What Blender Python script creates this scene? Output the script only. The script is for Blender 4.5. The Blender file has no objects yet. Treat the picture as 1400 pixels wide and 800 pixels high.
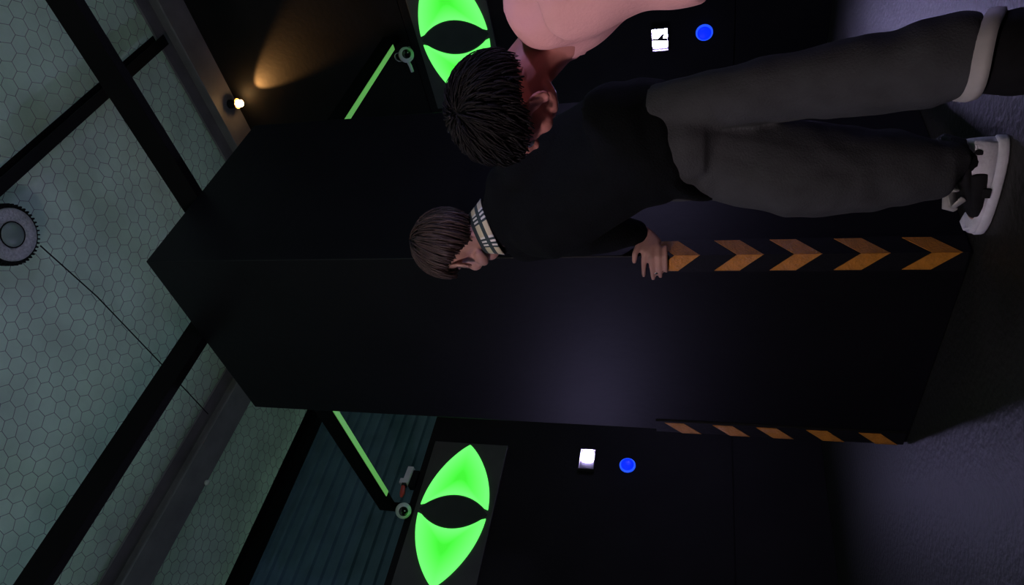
import bpy, bmesh, math, random
from mathutils import Vector, Matrix, noise
random.seed(7)
S = bpy.context.scene
COL = S.collection

# ------------------------------------------------------------------ camera
CAM = Vector((-1.717, -1.575, 0.745))
F_PX = 957.28
YAW, PITCH, ROLL = 0.79430, 0.27315, 0.00271
fw = Vector((math.cos(YAW)*math.cos(PITCH), math.sin(YAW)*math.cos(PITCH), math.sin(PITCH)))
r0 = Vector((math.sin(YAW), -math.cos(YAW), 0)); u0 = r0.cross(fw)
rt = math.cos(ROLL)*r0 + math.sin(ROLL)*u0
up = -math.sin(ROLL)*r0 + math.cos(ROLL)*u0
cd = bpy.data.cameras.new('camera'); cam = bpy.data.objects.new('camera', cd); COL.objects.link(cam)
cd.sensor_fit = 'HORIZONTAL'; cd.sensor_width = 36; cd.lens = F_PX/1400*36
cd.clip_start = 0.02
X, Y, Z = -up, rt, -fw            # the phone was held sideways: world up is the picture's left
cam.matrix_world = Matrix(((X.x, Y.x, Z.x, CAM.x), (X.y, Y.y, Z.y, CAM.y), (X.z, Y.z, Z.z, CAM.z), (0, 0, 0, 1)))
S.camera = cam
FH = Vector((fw.x, fw.y, 0)).normalized()
def ray(x, y): return fw + rt*((800-y)-400)/F_PX - up*(x-700)/F_PX
def at(x, y, D):                  # a measured point of the place: photo pixel + distance from the camera along the floor
    d = ray(x, y); return CAM + d*(D/d.dot(FH))
def on(x, y, ax, val):            # same, on a plane of the room
    d = ray(x, y); return CAM + d*((val-CAM[ax])/d[ax])

# ------------------------------------------------------------------ world and exposure
w = bpy.data.worlds.new('hall_light'); S.world = w; w.use_nodes = True
bg = w.node_tree.nodes['Background']; bg.inputs[0].default_value = (0.68, 1.0, 0.90, 1); bg.inputs[1].default_value = 0.22
S.view_settings.view_transform = 'Standard'; S.view_settings.look = 'None'
S.view_settings.exposure = 0.0; S.view_settings.gamma = 1.0
try: S.view_settings.use_curve_mapping = False
except Exception: pass

# ------------------------------------------------------------------ materials
def mat(name, col, rough=0.6, spec=0.4, var=0.15, scale=8.0, bump=0.0, bscale=60.0, metal=0.0, stretch=None):
    m = bpy.data.materials.new(name); m.use_nodes = True
    nt = m.node_tree; b = nt.nodes['Principled BSDF']
    tc = nt.nodes.new('ShaderNodeTexCoord'); src = tc.outputs['Object']
    if stretch:
        mp = nt.nodes.new('ShaderNodeMapping'); mp.inputs['Scale'].default_value = stretch
        nt.links.new(src, mp.inputs[0]); src = mp.outputs[0]
    n = nt.nodes.new('ShaderNodeTexNoise'); n.inputs['Scale'].default_value = scale; n.inputs['Detail'].default_value = 6
    nt.links.new(src, n.inputs['Vector'])
    cr = nt.nodes.new('ShaderNodeValToRGB')
    c = Vector(col); lo = c*(1-var); hi = c*(1+var)
    cr.color_ramp.elements[0].position = 0.3; cr.color_ramp.elements[1].position = 0.7
    cr.color_ramp.elements[0].color = (*lo, 1); cr.color_ramp.elements[1].color = (*[min(v, 1) for v in hi], 1)
    nt.links.new(n.outputs['Fac'], cr.inputs[0]); nt.links.new(cr.outputs[0], b.inputs['Base Color'])
    b.inputs['Roughness'].default_value = rough; b.inputs['Specular IOR Level'].default_value = spec
    b.inputs['Metallic'].default_value = metal
    if bump:
        n2 = nt.nodes.new('ShaderNodeTexNoise'); n2.inputs['Scale'].default_value = bscale; n2.inputs['Detail'].default_value = 5
        nt.links.new(src, n2.inputs['Vector'])
        bp = nt.nodes.new('ShaderNodeBump'); bp.inputs['Strength'].default_value = bump; bp.inputs['Distance'].default_value = 0.02
        nt.links.new(n2.outputs['Fac'], bp.inputs['Height']); nt.links.new(bp.outputs[0], b.inputs['Normal'])
    return m
def emit(name, col, k):
    m = bpy.data.materials.new(name); m.use_nodes = True; nt = m.node_tree
    b = nt.nodes['Principled BSDF']; b.inputs['Base Color'].default_value = (*col, 1)
    b.inputs['Emission Color'].default_value = (*col, 1); b.inputs['Emission Strength'].default_value = k
    b.inputs['Roughness'].default_value = 0.4
    return m
def eye_glow():
    # an edge-lit acrylic lobe: the LEDs run round the rim, so its glow is stronger there
    m = emit('green_acrylic', (0.06, 0.8, 0.05), 1.0); nt = m.node_tree; b = nt.nodes['Principled BSDF']
    at_ = nt.nodes.new('ShaderNodeAttribute'); at_.attribute_name = 'rim'
    cr = nt.nodes.new('ShaderNodeValToRGB'); e = cr.color_ramp.elements
    e[0].position = 0.15; e[0].color = (0.045, 0.74, 0.03, 1); e[1].position = 0.9; e[1].color = (0.14, 1.0, 0.15, 1)
    mid = e.new(0.5); mid.color = (0.09, 0.92, 0.08, 1)
    nt.links.new(at_.outputs['Fac'], cr.inputs[0]); nt.links.new(cr.outputs[0], b.inputs['Emission Color'])
    b.inputs['Base Color'].default_value = (0.02, 0.1, 0.02, 1)
    b.inputs['Emission Strength'].default_value = 1.25
    return m
M = {}
M['box'] = mat('black_column_paint', (0.004, 0.004, 0.005), 0.46, 0.16, 0.2, 3, 0.05, 25)
M['wall'] = mat('black_wall_paint', (0.006, 0.006, 0.0065), 0.6, 0.12, 0.25, 2.5, 0.06, 30)
M['wallw'] = mat('black_wall_board', (0.008, 0.0075, 0.0075), 0.6, 0.12, 0.25, 3, 0.06, 30)
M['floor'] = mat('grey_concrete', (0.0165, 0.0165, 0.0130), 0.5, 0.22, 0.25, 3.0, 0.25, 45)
M['ceil'] = mat('grey_insulation_blanket', (0.64, 0.84, 0.70), 0.85, 0.2, 0.12, 4, 0.35, 9)
M['wire'] = mat('dull_netting_wire', (0.22, 0.24, 0.24), 0.6, 0.3, 0.1)
M['steel'] = mat('grey_painted_steel', (0.16, 0.15, 0.16), 0.6, 0.3, 0.2, 5, 0.05)
M['dsteel'] = mat('dark_painted_steel', (0.007, 0.007, 0.008), 0.6, 0.1, 0.2, 5)
M['clad'] = mat('blue_grey_cladding', (0.095, 0.17, 0.22), 0.5, 0.3, 0.2, 4, 0.05, 20)
M['beam'] = mat('black_beam_paint', (0.004, 0.004, 0.004), 0.7, 0.06, 0.2, 6)
M['strip'] = emit('painted_green_underglow', (0.10, 0.34, 0.075), 0.9); M['strip'].node_tree.nodes['Principled BSDF'].inputs['Base Color'].default_value = (0.03, 0.05, 0.03, 1)  # green eye-sign light on the beam undersides, put in as emission
M['board'] = mat('dark_sign_board', (0.055, 0.055, 0.05), 0.35, 0.5, 0.15, 6)
M['pupil'] = mat('dark_pupil_acrylic', (0.035, 0.042, 0.036), 0.25, 0.5, 0.1)
M['green'] = eye_glow()
M['rubber'] = mat('black_rubber', (0.006, 0.006, 0.007), 0.5, 0.2, 0.15, 30, 0.1, 80)
M['yellow'] = mat('orange_reflective_tape', (0.56, 0.22, 0.025), 0.3, 0.6, 0.2, 35, 0.35, 140)
M['white'] = mat('white_plastic', (0.62, 0.62, 0.60), 0.35, 0.5, 0.05)
M['ball'] = mat('pale_grey_plastic', (0.66, 0.68, 0.66), 0.35, 0.5, 0.08)
M['lens'] = mat('black_lens_glass', (0.004, 0.004, 0.005), 0.05, 0.8, 0.0)
M['red'] = mat('red_plastic', (0.6, 0.07, 0.05), 0.4, 0.4, 0.1)
M['acryl'] = mat('frosted_acrylic', (0.03, 0.027, 0.029), 0.4, 0.2, 0.05)
M['led'] = emit('cool_led_panel', (0.57, 0.50, 1.0), 440)
M['ledwarm'] = emit('warm_led_panel', (1.0, 0.80, 0.85), 560)
M['blue'] = emit('blue_button_glow', (0.002, 0.02, 1.0), 1.2)
M['bluerim'] = emit('blue_rim_glow', (0.02, 0.10, 1.0), 0.9)
M['bulb'] = emit('warm_bulb_glow', (1.0, 0.58, 0.22), 45)
M['lamplens'] = mat('prismatic_lamp_lens', (0.42, 0.42, 0.46), 0.3, 0.5, 0.25, 60, 0.6, 90)
M['lampdome'] = mat('lamp_centre_dome', (0.20, 0.26, 0.25), 0.3, 0.5, 0.1)
M['skin'] = mat('skin', (0.46, 0.25, 0.21), 0.5, 0.4, 0.12, 14, 0.05, 120)
M['skin2'] = mat('flushed_skin', (0.50, 0.20, 0.17), 0.5, 0.4, 0.12, 14, 0.05, 120)
M['hair1'] = mat('brown_hair', (0.050, 0.030, 0.026), 0.5, 0.35, 0.5, 60)
M['hair2'] = mat('black_hair', (0.010, 0.009, 0.009), 0.6, 0.12, 0.3, 60)
M['jacket'] = mat('black_knit', (0.0028, 0.0036, 0.0045), 0.9, 0.15, 0.25, 20, 0.3, 180)
M['trouser'] = mat('charcoal_cotton', (0.058, 0.060, 0.064), 0.9, 0.15, 0.15, 12, 0.25, 200)
M['pink'] = mat('pink_cotton', (0.78, 0.40, 0.40), 0.85, 0.2, 0.06, 6, 0.15, 160)
M['cuff'] = mat('pale_cuff_cloth', (0.46, 0.44, 0.42), 0.8, 0.2, 0.08, 20)
M['sock'] = mat('black_sock', (0.012, 0.012, 0.013), 0.9, 0.1, 0.2, 30)
M['shoe'] = mat('white_canvas', (0.78, 0.77, 0.84), 0.7, 0.3, 0.1, 25, 0.15, 150)
M['shoedark'] = mat('black_suede', (0.014, 0.014, 0.015), 0.9, 0.2, 0.2, 30)
M['lace'] = mat('pale_lace', (0.46, 0.45, 0.43), 0.8, 0.2, 0.1, 40)
M['eyew'] = mat('eye_white', (0.7, 0.68, 0.66), 0.2, 0.5, 0.02)
M['silver'] = mat('silver_metal', (0.7, 0.7, 0.7), 0.25, 0.5, 0.05, 10, 0, 60, 1.0)
M['halo'] = mat('amber_halo', (0.75, 0.30, 0.06), 0.5, 0.3, 0.05)  # amber of the bulb's halo, put into the colour
def plaid():
    m = bpy.data.materials.new('cream_plaid_cloth'); m.use_nodes = True; nt = m.node_tree; b = nt.nodes['Principled BSDF']
    b.inputs['Roughness'].default_value = 0.85
    uv = nt.nodes.new('ShaderNodeUVMap'); uv.uv_map = 'cloth'
    sx = nt.nodes.new('ShaderNodeSeparateXYZ'); nt.links.new(uv.outputs[0], sx.inputs[0])
    def stripe(sock, f, wd):
        a = nt.nodes.new('ShaderNodeMath'); a.operation = 'MULTIPLY'; a.inputs[1].default_value = f; nt.links.new(sock, a.inputs[0])
        c = nt.nodes.new('ShaderNodeMath'); c.operation = 'FRACT'; nt.links.new(a.outputs[0], c.inputs[0])
        d = nt.nodes.new('ShaderNodeMath'); d.operation = 'LESS_THAN'; d.inputs[1].default_value = wd; nt.links.new(c.outputs[0], d.inputs[0])
        return d.outputs[0]
    # bands of three narrow stripes each way
    def bands(sock, f):
        big = stripe(sock, f, 0.5); small = stripe(sock, f*6, 0.5)
        q = nt.nodes.new('ShaderNodeMath'); q.operation = 'MULTIPLY'; nt.links.new(big, q.inputs[0]); nt.links.new(small, q.inputs[1])
        return q.outputs[0], big
    a, A = bands(sx.outputs[0], 2.6); c, C_ = bands(sx.outputs[1], 3.2)
    base = nt.nodes.new('ShaderNodeMix'); base.data_type = 'RGBA'
    base.inputs['A'].default_value = (0.62, 0.56, 0.38, 1); base.inputs['B'].default_value = (0.75, 0.74, 0.68, 1)
    nt.links.new(A, base.inputs['Factor'])
    s = nt.nodes.new('ShaderNodeMath'); s.operation = 'MAXIMUM'; nt.links.new(a, s.inputs[0]); nt.links.new(c, s.inputs[1])
    k = nt.nodes.new('ShaderNodeMix'); k.data_type = 'RGBA'; k.inputs['B'].default_value = (0.03, 0.05, 0.055, 1)
    nt.links.new(base.outputs['Result'], k.inputs['A']); nt.links.new(s.outputs[0], k.inputs['Factor'])
    nt.links.new(k.outputs['Result'], b.inputs['Base Color'])
    return m
M['plaid'] = plaid()

# ------------------------------------------------------------------ mesh tools
class MB:
    def __init__(s): s.v = []; s.f = []
    def add(s, vs, fs):
        o = len(s.v); s.v += [Vector(p) for p in vs]; s.f += [tuple(i+o for i in f) for f in fs]; return s
    def box(s, a, b):
        (x0, y0, z0), (x1, y1, z1) = a, b
        return s.add([(x0,y0,z0),(x1,y0,z0),(x1,y1,z0),(x0,y1,z0),(x0,y0,z1),(x1,y0,z1),(x1,y1,z1),(x0,y1,z1)],
                     [(0,3,2,1),(4,5,6,7),(0,1,5,4),(1,2,6,5),(2,3,7,6),(3,0,4,7)])
    def loft(s, rings, cap=True, closed=True):
        n = len(rings[0]); vs = [p for r in rings for p in r]; fs = []
        for i in range(len(rings)-1):
            for j in range(n if closed else n-1):
                k = (j+1) % n; fs.append((i*n+j, i*n+k, (i+1)*n+k, (i+1)*n+j))
        if cap: fs.append(tuple(range(n))[::-1]); fs.append(tuple((len(rings)-1)*n+j for j in range(n)))
        return s.add(vs, fs)
    def prism(s, poly, off):          # poly: 3D points, off: extrusion vector
        off = Vector(off); a = [Vector(p) for p in poly]; return s.loft([a, [p+off for p in a]])
    def limb(s, pts, ref=(1, 0, 0), n=16, round_=True, flat=None):
        # pts: (centre, rx, ry); rx is measured along ref
        c = [Vector(p[0]) for p in pts]; ref = Vector(ref); rings = []
        for i in range(len(c)):
            t = (c[min(i+1, len(c)-1)] - c[max(i-1, 0)]).normalized()
            ax = (ref - t*ref.dot(t)).normalized(); ay = t.cross(ax)
            rx, ry = pts[i][1], pts[i][2] if len(pts[i]) > 2 else pts[i][1]
            def ring(cc, k, rx=rx, ry=ry, ax=ax, ay=ay): return [cc + ax*(math.cos(2*math.pi*j/n)*rx*k) + ay*(math.sin(2*math.pi*j/n)*ry*k) for j in range(n)]
            m = min(rx, ry)*0.8
            if round_ and i == 0:
                for a in (80, 55, 28): rings.append(ring(c[i]-t*(m*math.sin(math.radians(a))), math.cos(math.radians(a))))
            rings.append(ring(c[i], 1))
            if round_ and i == len(c)-1:
                for a in (28, 55, 80): rings.append(ring(c[i]+t*(m*math.sin(math.radians(a))), math.cos(math.radians(a))))
        return s.loft(rings)
    def tube(s, pts, r, n=6): return s.limb([(p, r) for p in pts], (0.31, 0.57, 0.76), n, False)
    def ell(s, c, r, Mx=None, n=16, m=10):
        c = Vector(c); Mx = Mx or Matrix.Identity(3); rings = []
        for i in range(m+1):
            th = math.pi*(0.02 + 0.96*i/m)
            rings.append([c + Mx @ Vector((r[0]*math.sin(th)*math.cos(2*math.pi*j/n), r[1]*math.sin(th)*math.sin(2*math.pi*j/n), -r[2]*math.cos(th))) for j in range(n)])
        return s.loft(rings)
    def lathe(s, prof, c, axis=(0, 0, 1), n=32):      # prof: (radius, height along axis)
        c = Vector(c); a = Vector(axis).normalized(); t = Vector((1, 0, 0)) if abs(a.x) < 0.9 else Vector((0, 1, 0))
        x = (t - a*t.dot(a)).normalized(); y = a.cross(x)
        return s.loft([[c + a*h + x*(r*math.cos(2*math.pi*j/n)) + y*(r*math.sin(2*math.pi*j/n)) for j in range(n)] for r, h in prof])
    def xf(s, m):
        s.v = [m @ p for p in s.v]; return s
    def build(s, name, m, parent=None, smooth=False, bevel=0.0):
        me = bpy.data.meshes.new(name); me.from_pydata([tuple(p) for p in s.v], [], s.f)
        bm = bmesh.new(); bm.from_mesh(me); bmesh.ops.recalc_face_normals(bm, faces=bm.faces)
        if bevel: bmesh.ops.bevel(bm, geom=bm.edges[:], offset=bevel, segments=2, profile=0.5, affect='EDGES', clamp_overlap=True)
        bm.to_mesh(me); bm.free()
        me.materials.append(m)
        o = bpy.data.objects.new(name, me); COL.objects.link(o)
        if smooth:
            for p in me.polygons: p.use_smooth = True
        if parent: o.parent = parent; o.matrix_parent_inverse = parent.matrix_basis.inverted()
        return o
    def organic(s, name, m, parent=None, voxel=0.008, it=4, crease=None):
        o = s.build(name, m, parent)
        r = o.modifiers.new('r', 'REMESH'); r.mode = 'VOXEL'; r.voxel_size = voxel
        q = o.modifiers.new('s', 'SMOOTH'); q.iterations = it; q.factor = 0.5
        dg = bpy.context.evaluated_depsgraph_get(); me = bpy.data.meshes.new_from_object(o.evaluated_get(dg))
        o.modifiers.clear(); o.data = me; me.name = name
        if crease: 
            me.calc_loop_triangles() if False else None
            nn = [v.normal.copy() for v in me.vertices]
            for v, nv in zip(me.vertices, nn): v.co += nv*crease(v.co)
        if not me.materials: me.materials.append(m)
        for p in me.polygons: p.use_smooth = True
        return o
def tag(o, label=None, cat=None, group=None, kind=None):
    if label: o['label'] = label
    if cat: o['category'] = cat
    if group: o['group'] = group
    if kind: o['kind'] = kind
    return o
def thing(name, label, cat, loc=(0, 0, 0), group=None):
    o = bpy.data.objects.new(name, None); COL.objects.link(o); o.location = loc; o.empty_display_size = 0.1
    bpy.context.view_layer.update() if False else None
    return tag(o, label, cat, group)
def struct(o): o['kind'] = 'structure'; return o

# ------------------------------------------------------------------ the room
LW, RW, NL, NR = 2.83, 2.93, -2.35, -2.35       # left wall y, right wall x, the two walls behind the camera
CZ = 4.82
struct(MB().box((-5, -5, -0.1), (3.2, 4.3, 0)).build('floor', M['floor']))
# ceiling: quilted insulation blanket, gently sagging
mb = MB(); nx, ny = 70, 76; x0, x1, y0, y1 = -2.7, 3.05, -2.7, 4.15
P = [[(x0+(x1-x0)*i/nx, y0+(y1-y0)*j/ny) for j in range(ny+1)] for i in range(nx+1)]
vs = []; fs = []
for i in range(nx+1):
    for j in range(ny+1):
        x, y = P[i][j]; vs.append((x, y, CZ + 0.03*noise.noise(Vector((x*2.2, y*2.2, 0))) + 0.012*noise.noise(Vector((x*7, y*7, 3)))))
for i in range(nx):
    for j in range(ny):
        a = i*(ny+1)+j; fs.append((a, a+ny+1, a+ny+2, a+1))
n0 = len(vs); vs += [(x, y, z+0.12) for x, y, z in vs]
fs += [tuple(k+n0 for k in f[::-1]) for f in fs]
mb.add(vs, fs); c = struct(mb.build('ceiling', M['ceil'], smooth=True))
# netting below the blanket
def netting():
    s = 0.06; az = math.radians(68); d = Vector((math.cos(az), math.sin(az), 0)); e = Vector((-d.y, d.x, 0)); o = Vector((0.2, 0.7, 0))
    W = math.sqrt(3)*s; vs = []; fs = []
    rg = random.Random(3)
    def pt(p):
        q = o + d*p[0] + e*p[1]
        q = q + Vector((noise.noise(q*3.1)*0.035, noise.noise(q*3.1+Vector((9, 0, 0)))*0.035, 0))
        return Vector((q.x, q.y, CZ - 0.05 + 0.02*noise.noise(Vector((q.x*2.2, q.y*2.2, 5)))))
    def edge(p, q):
        a, b = pt(p), pt(q)
        if not (-2.6 < a.x < 2.98 and -2.6 < a.y < 4.0): return
        t = (b-a).normalized(); h = Vector((-t.y, t.x, 0)); k = len(vs); r = 0.0021
        for c_ in (a, b): vs.extend([c_ + h*r, c_ - h*r*0.5 + Vector((0, 0, r*0.87)), c_ - h*r*0.5 - Vector((0, 0, r*0.87))])
        fs.extend([(k, k+1, k+4, k+3), (k+1, k+2, k+5, k+4), (k+2, k, k+3, k+5)])
    for i in range(-60, 60):
        for j in range(-60, 60):
            cx = W*(i + 0.5*(j % 2)); cy = 1.5*s*j
            a = (cx-W/2, cy-s/2); b = (cx, cy-s); c_ = (cx+W/2, cy-s/2)
            edge(a, b); edge(b, c_); edge(c_, (cx+W/2, cy+s/2))
    return MB().add(vs, fs)
tag(netting().build('wire_netting', M['wire']), 'hexagonal wire netting stretched under the grey ceiling', 'netting', kind='stuff')

def wall(name, boxes, m=None):
    return struct(boxes.build(name, m or M['wall']))
# each wall: upper board over a lower skirting board with a recessed joint at 0.58 m
wl = wall('wall_left', MB().box((-2.45, LW+0.012, 0), (RW, LW+0.10, 2.80)))
for a, b in ((0.0, 0.574), (0.582, 2.82)): struct(MB().box((-2.45, LW, a), (RW, LW+0.012, b)).build('board', M['wallw'], wl, bevel=0.002))
wr = wall('wall_right', MB().box((RW+0.012, -2.45, 0), (RW+0.10, LW+0.1, 4.57)))
for a, b in ((0.0, 0.574), (0.582, 2.86), (2.868, 4.57)): struct(MB().box((RW, -2.45, a), (RW+0.012, LW, b)).build('board', M['wallw'], wr, bevel=0.002))
wn = wall('wall_near_left', MB().box((NL-0.1, -2.45, 0), (NL-0.012, LW, 2.80)))
for a, b in ((0.0, 0.574), (0.582, 2.82)): struct(MB().box((NL-0.012, NR, a), (NL, LW, b)).build('board', M['wallw'], wn))
wm = wall('wall_near_right', MB().box((NL, NR-0.1, 0), (RW, NR-0.012, 2.80)))
for a, b in ((0.0, 0.574), (0.582, 2.82)): struct(MB().box((NL, NR-0.012, a), (RW, NR, b)).build('board', M['wallw'], wm))
# outer cladding with horizontal trapezoid ribs, seen over the left wall
prof = []; z = 2.0; RIB = 0.125
while z < 4.62:
    prof += [(0.0, z), (0.0, z+0.070), (-0.035, z+0.080), (-0.035, z+0.108)]; z += RIB
prof.append((0, 4.66)); YO = 4.0
ring = lambda x: [Vector((x, YO+a, b)) for a, b in prof] + [Vector((x, YO+0.05, prof[-1][1])), Vector((x, YO+0.05, 2.0))]
struct(MB().loft([ring(-4.2), ring(3.05)]).build('wall_outer', M['clad']))

struct(MB().box((-7.5, 4.0, 0), (-4.21, 4.1, 7)).build('light_blocker_left', M['wall']))  # unseen blocker, added to keep world light out of the column's reflections
struct(MB().box((RW+0.11, -7.5, 0), (RW+0.2, -2.46, 7)).build('light_blocker_right', M['wall']))  # likewise added out of view, darkens what the right face reflects
struct(MB().box((-4.2, 4.06, 4.67), (-2.75, 4.1, 7)).build('light_blocker_top', M['wall']))  # unseen filler above the cladding, blocks world light there too
# ------------------------------------------------------------------ steel under the ceiling
def ibeam(w_, h, tf, tw):          # section (across, z) of an I beam hung from 0 downwards
    return [(-w_/2, 0), (w_/2, 0), (w_/2, -tf), (tw/2, -tf), (tw/2, -h+tf), (w_/2, -h+tf), (w_/2, -h), (-w_/2, -h), (-w_/2, -h+tf), (-tw/2, -h+tf), (-tw/2, -tf), (-w_/2, -tf)]
sec = ibeam(0.25, 0.20, 0.018, 0.014)
tag(MB().prism([(-3.2, 2.68+a, CZ-0.075+b) for a, b in sec], (5.86, 0, 0)).build('steel_girder', M['steel']), 'grey steel girder under the ceiling beside the ribbed cladding', 'girder', 'girders below the ceiling')
tag(MB().prism([(2.80+a, -2.6, CZ-0.075+b) for a, b in sec], (0, 6.5, 0)).build('steel_girder', M['steel']), 'grey steel girder along the top of the tall black wall, warm lamp on it', 'girder', 'girders below the ceiling')
def channel(w_, h, t): return [(0, 0), (w_, 0), (w_, -h), (0, -h), (0, -h+t), (w_-t, -h+t), (w_-t, -t), (0, -t)]
tag(MB().prism([(-2.6, 0.16+a, CZ-0.075+b) for a, b in channel(0.075, 0.10, 0.006)], (5.265, 0, 0)).build('purlin', M['dsteel']), 'dark steel purlin crossing the ceiling beside the round lamp', 'purlin')
tag(MB().prism([(-3.6, 3.86+a, CZ-0.075+b) for a, b in channel(0.10, 0.16, 0.006)], (6.265, 0, 0)).build('purlin', M['dsteel']), 'dark steel purlin along the top of the ribbed cladding', 'purlin')

# ------------------------------------------------------------------ the black column in the middle
H = 2.936
col = thing('square_column', 'tall black square column in the middle with hazard chevrons on its corners', 'column')
for a, b in (((0, 0, 0.0), (1, 1, H)),):
    MB().box(a, b).build('body', M['box'], col, bevel=0.004)
GT, LEG, TH = 0.955, 0.068, 0.007
def guard_mesh():
    s = [(-TH, -TH), (LEG, -TH), (LEG+0.004, 0), (0, 0), (0, LEG+0.004), (-TH, LEG)]
    return MB().loft([[Vector((x, y, 0.012)) for x, y in s], [Vector((x, y, GT-0.03)) for x, y in s], [Vector((x, y, GT)) for x, y in s]])
def chev_mesh():                     # two slanted arms that meet at the corner, point down
    a, b, t = 0.078, 0.070, TH+0.0018; mb = MB()
    o, i = -t, 0.0605
    mb.prism([(o, -TH, 0), (i, -TH, b), (i, -TH, a+b), (o, -TH, a)], (0, -0.0018, 0))
    mb.prism([(-TH, o, 0), (-TH, i, b), (-TH, i, a+b), (-TH, o, a)], (-0.0018, 0, 0))
    return mb
apex = [on(x, 347, 0, 0.0).z for x in (957, 1044, 1123.5, 1216, 1314)]
g0 = None
for (px, py, rz) in ((0, 0, 0), (0, 1, -math.pi/2), (1, 0, math.pi/2)):
    if g0 is None:
        g = guard_mesh().build('corner_guard', M['rubber'], col); g0 = g.data
    else:
        g = bpy.data.objects.new('corner_guard', g0); COL.objects.link(g); g.parent = col
    g.location = (px, py, 0); g.rotation_euler = (0, 0, rz)
    for k, za in enumerate(apex):
        if px == 0 and py == 0 and k == 0:
            cm = chev_mesh().build('chevron', M['yellow'], g); cme = cm.data
        else:
            cm = bpy.data.objects.new('chevron', cme); COL.objects.link(cm); cm.parent = g
        cm.location = (0, 0, max(za, 0.03)-0.0)
    if g0: g['label'] = 'black rubber corner guard with orange chevrons'

# beams from the column head to the walls
BX, BY, ZB, ZT = (0.425, 0.470), (0.469, 0.512), 2.937, 3.06
def beam(label, a, b, strip=None, foot=None):
    t = thing('roof_beam', label, 'beam', ((a[0]+b[0])/2, (a[1]+b[1])/2, ZB), 'beams spreading from the column head')
    MB().box((*a, ZB), (*b, ZT)).build('rail', M['beam'], t, bevel=0.003)
    if strip: MB().box(*strip).build('painted_underglow', M['strip'], t)  # beam underside lit by the eye sign, painted as a glowing strip
    if foot: MB().box(*foot).build('support_block', M['beam'], t)
    return t
beam('black beam from the column passing over the camera, crossing the dark purlin', (BX[0], -2.4), (BX[1], BY[0]-0.001), None, ((BX[0], -2.42, 2.821), (BX[1], -2.37, ZB)))
beam('black beam from the column reaching out over the left foreground', (-2.4, BY[0]), (BX[0]-0.001, BY[1]), None, ((-2.42, BY[0], 2.821), (-2.37, BY[1], ZB)))
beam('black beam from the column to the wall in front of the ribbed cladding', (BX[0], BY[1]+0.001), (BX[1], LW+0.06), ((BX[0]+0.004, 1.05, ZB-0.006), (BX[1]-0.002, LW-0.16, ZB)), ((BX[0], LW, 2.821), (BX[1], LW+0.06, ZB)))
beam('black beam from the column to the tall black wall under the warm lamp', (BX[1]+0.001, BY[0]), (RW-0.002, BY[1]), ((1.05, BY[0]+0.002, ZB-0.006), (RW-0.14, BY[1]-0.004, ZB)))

# ------------------------------------------------------------------ cat-eye signs
def eye_sign(name, label, origin, ux, n, zc, cx0):
    # origin: point of the wall, ux: unit vector along the wall, n: wall normal into the room
    t = thing(name, label, 'sign', origin, 'cat eye signs')
    ux, n, uz = Vector(ux), Vector(n), Vector((0, 0, 1)); O = Vector(origin)
    def pt(a, b, d=0): return O + ux*a + uz*b + n*d
    MB().prism([pt(-0.56, -0.29), pt(0.56, -0.29), pt(0.56, 0.29), pt(-0.56, 0.29)], n*0.025).build('back_board', M['board'], t, bevel=0.003)
    hh = lambda x: 0.252*max(1-(x/0.54)**2, 0)**0.86
    pw = lambda z: 0.118*max(1-(z/0.252)**2, 0)**0.9
    for sg in (-1, 1):
        N = 26; outer = []; 
        g = 0.012                                        # gap to the pupil
        # boundary of a lobe: from the pupil tip along the lid to the corner and back, then the pupil curve
        us = [0.54*(1-(1-k/N)**1.6) for k in range(N+1)]
        x_start = 0.016
        top = [(x, hh(x)) for x in us if x > x_start]; bot = [(x, -hh(x)) for x in us[::-1] if x > x_start]
        arc = []
        for k in range(1, 20):
            z = -0.247 + 0.494*k/20; arc.append((pw(z)+g, z))
        loop = [(x, z) for x, z in top] + bot[1:] + arc
        ctr = (0.27, 0.0); K = 7; vs = []; fs = []; rim = []
        L = len(loop)
        for k in range(K):
            q = 1 - k/(K)*1.0
            for x, z in loop: vs.append(pt(sg*(ctr[0]+(x-ctr[0])*q), ctr[1]+(z-ctr[1])*q, 0.037 if k else 0.034)); rim.append(q)
        vs.append(pt(sg*ctr[0], ctr[1], 0.037)); rim.append(0)
        for k in range(K-1):
            for j in range(L): fs.append((k*L+j, k*L+(j+1) % L, (k+1)*L+(j+1) % L, (k+1)*L+j))
        for j in range(L): fs.append(((K-1)*L+j, (K-1)*L+(j+1) % L, K*L))
        b0 = len(vs)
        for x, z in loop: vs.append(pt(sg*x, z, 0.025)); rim.append(1)
        for j in range(L): fs.append((j, b0+j, b0+(j+1) % L, (j+1) % L))
        fs.append(tuple(b0+j for j in range(L)))
        o = MB().add(vs, fs).build('glowing_lobe', M['green'], t)
        a = o.data.attributes.new('rim', 'FLOAT', 'POINT'); a.data.foreach_set('value', rim)
    zs = [-0.252+0.504*k/24 for k in range(25)]
    MB().prism([pt(pw(z), z, 0.025) for z in zs] + [pt(-pw(z), z, 0.025) for z in zs[-2:0:-1]], n*0.006).build('pupil', M['pupil'], t)
    return t
eye_sign('cat_eye_sign', 'glowing green cat eye sign beside the ribbed cladding and blue button', (0.425, LW-0.0005, 2.468), (1, 0, 0), (0, -1, 0), 0, 0)
eye_sign('cat_eye_sign', 'glowing green cat eye sign partly hidden behind the head of the person in pink', (RW-0.0005, 0.515, 2.50), (0, -1, 0), (-1, 0, 0), 0, 0)
eye_sign('cat_eye_sign', 'green cat eye sign on the wall behind the camera, left of the corner', (NL+0.0005, 0.45, 2.468), (0, 1, 0), (1, 0, 0), 0, 0)
eye_sign('cat_eye_sign', 'green cat eye sign on the wall behind the camera, right of the corner', (0.45, NR+0.0005, 2.468), (1, 0, 0), (0, 1, 0), 0, 0)

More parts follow.
